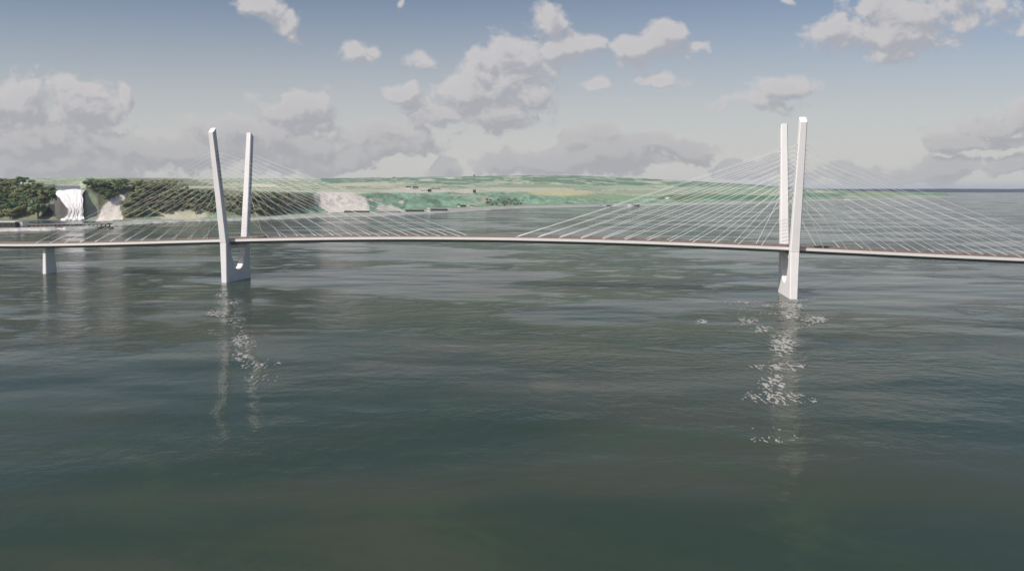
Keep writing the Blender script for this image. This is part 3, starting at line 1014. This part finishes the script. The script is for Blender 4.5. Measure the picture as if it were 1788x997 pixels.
building('house', 'white villa on the low shore right of the tall right pylon', 1479, 349.6, 8, 1.6, M_WHITE, M_LROOF, 16, 'flat')
# terminal and quay at the left edge
building('terminal', 'long flat white roofed terminal on the quay at the left edge', -16, 397, 98, 10.5, M_DARKW, M_LROOF, 22, 'flat', nwin=9)
building('kiosk', 'narrow white block on the quay beside the long terminal', 39, 397, 4.6, 9, M_WHITE, M_LROOF, 6, 'flat')

# jetty with a pale deck and dark piles
j0, j1 = on_level(48, 398.5, 0), on_level(196, 396, 0)
jd = (j1 - j0)[:2]
jl = math.hypot(*jd)
jetty = empty('jetty', (j0[0], j0[1], 0), math.atan2(jd[1], jd[0]))
tag(jetty, 'long dark timber jetty with a pale top rail in front of the waterfall', 'jetty')
M_PILE = plain('dark_timber', (.05, .042, .04), .85, .2)
bm = bmesh.new()
box(bm, 0, jl, -3, 3, 4.6, 6.0)
from_bm('deck', bm, M_PILE, jetty)
bm = bmesh.new()
box(bm, 0, jl * .93, 2.6, 3.0, 6.004, 7.1)
from_bm('rail', bm, M_EDGE, jetty)
for i in range(20):
    for y in (-2.4, 2.4):
        bm = bmesh.new()
        r = .7
        x = jl * (i + .4) / 20
        loft(bm, [[(x + r * math.cos(w), y + r * math.sin(w), z) for w in np.linspace(0, 2 * math.pi, 7)[:-1]] for z in (-5, 4.597)])
        from_bm('pile', bm, M_PILE, jetty)
# rocks at the end of the jetty
M_ROCK = plain('dark_rock', (.07, .062, .06), .9, .3, .5)
for i in range(14):
    p = on_level(150 + 3.5 * i + rng.uniform(-1, 1), 398.6 - .12 * i + rng.uniform(-.8, .8), 0)
    bm = bmesh.new()
    bmesh.ops.create_icosphere(bm, subdivisions=2, radius=1)
    sx_, sy_, sz_ = rng.uniform(1.6, 3.2), rng.uniform(1.5, 2.6), rng.uniform(1.2, 2.4)
    for v in bm.verts:
        k = 1 + .5 * (fbm(np.array([v.co.x * 1.3 + i * 7]), np.array([v.co.y * 1.3 + v.co.z]), 15)[0] - .5)
        v.co = Vector((v.co.x * sx_ * k, v.co.y * sy_ * k, v.co.z * sz_ * k))
    o = from_bm('rock', bm, M_ROCK)
    o.location = (p[0], p[1], .4)
    tag(o, 'dark boulder in the water at the outer end of the long jetty', 'rock', 'boulders at the end of the jetty')

# ------------------------------------------------------------------ trees
def leaf_material(name, a, b):
    m, t, bs = material(name)
    oi = t.new('ShaderNodeObjectInfo').outputs['Random']
    g = t.new('ShaderNodeNewGeometry')
    n = t.noise(g.outputs['Position'], 0.35, 3, 0.6)
    f = t.math('ADD', t.math('MULTIPLY', oi, .6), t.math('MULTIPLY', t.math('SUBTRACT', n, .3), .9), clamp=True)
    col = t.mix(f, a, b)
    t.put(bs.inputs['Base Color'], col)
    bs.inputs['Roughness'].default_value = .8
    bs.inputs['Specular IOR Level'].default_value = .15
    tr = t.new('ShaderNodeBsdfTranslucent')              # light coming through the leaves
    t.put(tr.inputs['Color'], t.mix(1.0, col, (1.25, 1.25, .9), 'MULTIPLY'))
    ms = t.new('ShaderNodeMixShader')
    ms.inputs[0].default_value = .45
    t.l.new(bs.outputs[0], ms.inputs[1])
    t.l.new(tr.outputs[0], ms.inputs[2])
    t.l.new(ms.outputs[0], next(q for q in t.n if q.type == 'OUTPUT_MATERIAL').inputs['Surface'])
    return m


M_BARK = plain('bark', (.14, .125, .11), .9, .2)
LEAVES = [leaf_material('olive_leaves', (.20, .22, .13), (.43, .44, .28)),
          leaf_material('green_leaves', (.13, .20, .115), (.32, .39, .25)),
          leaf_material('brown_leaves', (.24, .235, .15), (.46, .43, .30))]


def tree_meshes(kind, seed, leaves, tall=False):
    r = np.random.default_rng(seed)
    bm = bmesh.new()
    hgt = 1.0
    lean = r.uniform(-.05, .05)
    path = [(0, 0, -.15), (lean * .4, 0, .2), (lean, .02, .5), (lean * 1.5, 0, .85)]
    rad = (.045, .034, .024, .006)
    loft(bm, [[(x + q * math.cos(w), y + q * math.sin(w), z) for w in np.linspace(0, 2 * math.pi, 6)[:-1]] for (x, y, z), q in zip(path, rad)])
    lobes = []
    for i in range(7 if not tall else 9):
        w = i * 2.4 + r.uniform(-.4, .4)
        z = r.uniform(.42, .88) if tall else r.uniform(.36, .84)
        d = r.uniform(.08, .27) * (1.15 - abs(z - .5))
        lobes.append((d * math.cos(w) * (.8 if tall else 1.15), d * math.sin(w) * (.8 if tall else 1.15), z, r.uniform(.12, .21)))
        x0, y0, z0 = lean, 0, z - .22
        x1, y1, z1 = lobes[-1][:3]
        loft(bm, [[(x0 + .014 * math.cos(a), y0 + .014 * math.sin(a), z0) for a in (0, 2.1, 4.2)], [(x1 + .004 * math.cos(a), y1 + .004 * math.sin(a), z1) for a in (0, 2.1, 4.2)]])
    me_t = bpy.data.meshes.new('trunk')
    bmesh.ops.recalc_face_normals(bm, faces=bm.faces)
    bm.to_mesh(me_t)
    bm.free()
    me_t.materials.append(M_BARK)
    vs, fs = [], []
    for _ in range(leaves):
        x, y, z, q = lobes[r.integers(len(lobes))]
        n = r.normal(size=3)
        n /= np.linalg.norm(n)
        rr = q * r.uniform(.35, 1.08) ** .6
        p = np.array([x, y, z]) + n * rr * np.array([1, 1, .85])
        n = n + r.normal(size=3) * .45
        n /= np.linalg.norm(n)
        n = n + np.array([0, 0, .35])
        n /= np.linalg.norm(n)
        t1 = np.cross(n, r.normal(size=3))
        t1 /= np.linalg.norm(t1)
        t2 = np.cross(n, t1)
        s = r.uniform(.034, .066)
        b0 = len(vs)
        for a in (0, 1.3, 2.5, 3.8, 5.0):
            k = s * r.uniform(.7, 1.25)
            vs.append(p + t1 * k * math.cos(a) + t2 * k * math.sin(a) + n * .006 * r.uniform(-1, 1))
        fs.append(tuple(range(b0, b0 + 5)))
    me_c = bpy.data.meshes.new('crown')
    me_c.from_pydata([tuple(v) for v in vs], [], fs)
    me_c.update()
    me_c.materials.append(LEAVES[kind])
    return me_t, me_c


VAR = {}
for kind in range(3):
    VAR[kind] = [tree_meshes(kind, 100 + kind * 10 + i, 440) for i in range(3)]
VAR['tall'] = [tree_meshes(k, 200 + k, 760, True) for k in (0, 1)]


def plant(pos, h, kind, label, group, name='broadleaf_tree'):
    me_t, me_c = random.choice(VAR[kind])
    root = bpy.data.objects.new(name, None)
    C.objects.link(root)
    root.location = pos
    root.rotation_euler = (0, 0, random.uniform(0, 6.28))
    w = h * random.uniform(1.15, 1.6)
    root.scale = (w, w, h)
    root.empty_display_size = .5
    for nm, me in (('trunk', me_t), ('crown', me_c)):
        o = bpy.data.objects.new(nm, me)
        C.objects.link(o)
        o.parent = root
    tag(root, label, 'tree', group)
    return root


def inside(x, y, pts):
    ins = False
    for (x0, y0), (x1, y1) in zip(pts, pts[1:] + pts[:1]):
        if (y0 > y) != (y1 > y) and x < (x1 - x0) * (y - y0) / (y1 - y0) + x0:
            ins = not ins
    return ins


def scatter(pts, count, hrange, kinds, label, group, mind=5.0):
    xs, ys = [p[0] for p in pts], [p[1] for p in pts]
    got = []
    tries = 0
    while len(got) < count and tries < count * 60:
        tries += 1
        x, y = random.uniform(min(xs), max(xs)), random.uniform(min(ys), max(ys))
        if not inside(x, y, pts) or any(abs(x - a) < mind and abs(y - b) < mind * .55 for a, b in got):
            continue
        got.append((x, y))
        g = ground_at(x, y)
        plant((g[0], g[1], g[2] - .5), random.uniform(*hrange), random.choice(kinds), label, group)


scatter([(-14, 324), (60, 322), (92, 330), (96, 352), (72, 362), (70, 384), (-14, 384)], 62, (18, 27), [0, 0, 1, 1],
        'leafy tree on the steep cliff left of the waterfall', 'trees on the cliff left of the waterfall', 5.5)
scatter([(152, 322), (222, 319), (226, 334), (205, 340), (190, 350), (178, 352), (174, 336), (152, 331)], 30, (15, 22), [1, 1, 0],
        'green tree on the bluff between the waterfall and the sand scree', 'trees on the bluff beside the scree', 5)
scatter([(228, 322), (318, 320), (322, 328), (330, 336), (240, 338)], 30, (13, 19), [0, 2, 0],
        'olive tree along the cliff top right of the sand scree', 'trees along the cliff top', 5.5)
scatter([(224, 342), (330, 336), (372, 340), (372, 374), (345, 374), (300, 368), (270, 378), (220, 384), (214, 364)], 92, (13, 20), [0, 0, 2, 1],
        'round olive tree on the slope between the sand scree and the left pylon', 'trees on the slope left of the left pylon', 5)
scatter([(392, 344), (440, 342), (500, 346), (540, 352), (540, 362), (500, 372), (470, 377), (392, 378)], 62, (13, 20), [0, 2, 2, 1],
        'round olive tree on the slope right of the left pylon', 'trees on the slope right of the left pylon', 5)
scatter([(846, 352), (905, 350), (912, 361), (850, 362)], 20, (11, 17), [1, 0, 1],
        'green tree in the loose shoreline grove below the ridge', 'trees in the shoreline grove', 5)
for px_, py_, h in ((66, 383, 46), (78, 352, 30), (60, 350, 28), (4, 345, 30)):
    g = ground_at(px_, py_)
    plant((g[0], g[1], g[2] - .5), h, 'tall', {66: 'tallest tree left of the falls, its pale bare trunk showing', 78: 'bushy tall tree on the cliff edge nearest the waterfall',
          60: 'slender tall tree rising above the cliff left of the waterfall', 4: 'tall tree at the left edge of the cliff woods'}[px_], None, 'tall_tree')

# ------------------------------------------------------------------ the air
bm = bmesh.new()
HB = 61000.0
box(bm, -HB, HB, -HB, HB, -8.5, 240.0)
M_HZ = bpy.data.materials.new('air')
M_HZ.use_nodes = True
tz = NT(M_HZ.node_tree)
for n in list(tz.n):
    if n.type == 'BSDF_PRINCIPLED':
        tz.n.remove(n)
vol = tz.new('ShaderNodeVolumePrincipled')
vol.inputs['Color'].default_value = (.86, .93, 1.0, 1)
vol.inputs['Density'].default_value = HAZE
vol.inputs['Anisotropy'].default_value = 0.0
tz.l.new(vol.outputs[0], next(n for n in tz.n if n.type == 'OUTPUT_MATERIAL').inputs['Volume'])
haze = from_bm('haze', bm, M_HZ)
tag(haze, kind='stuff')
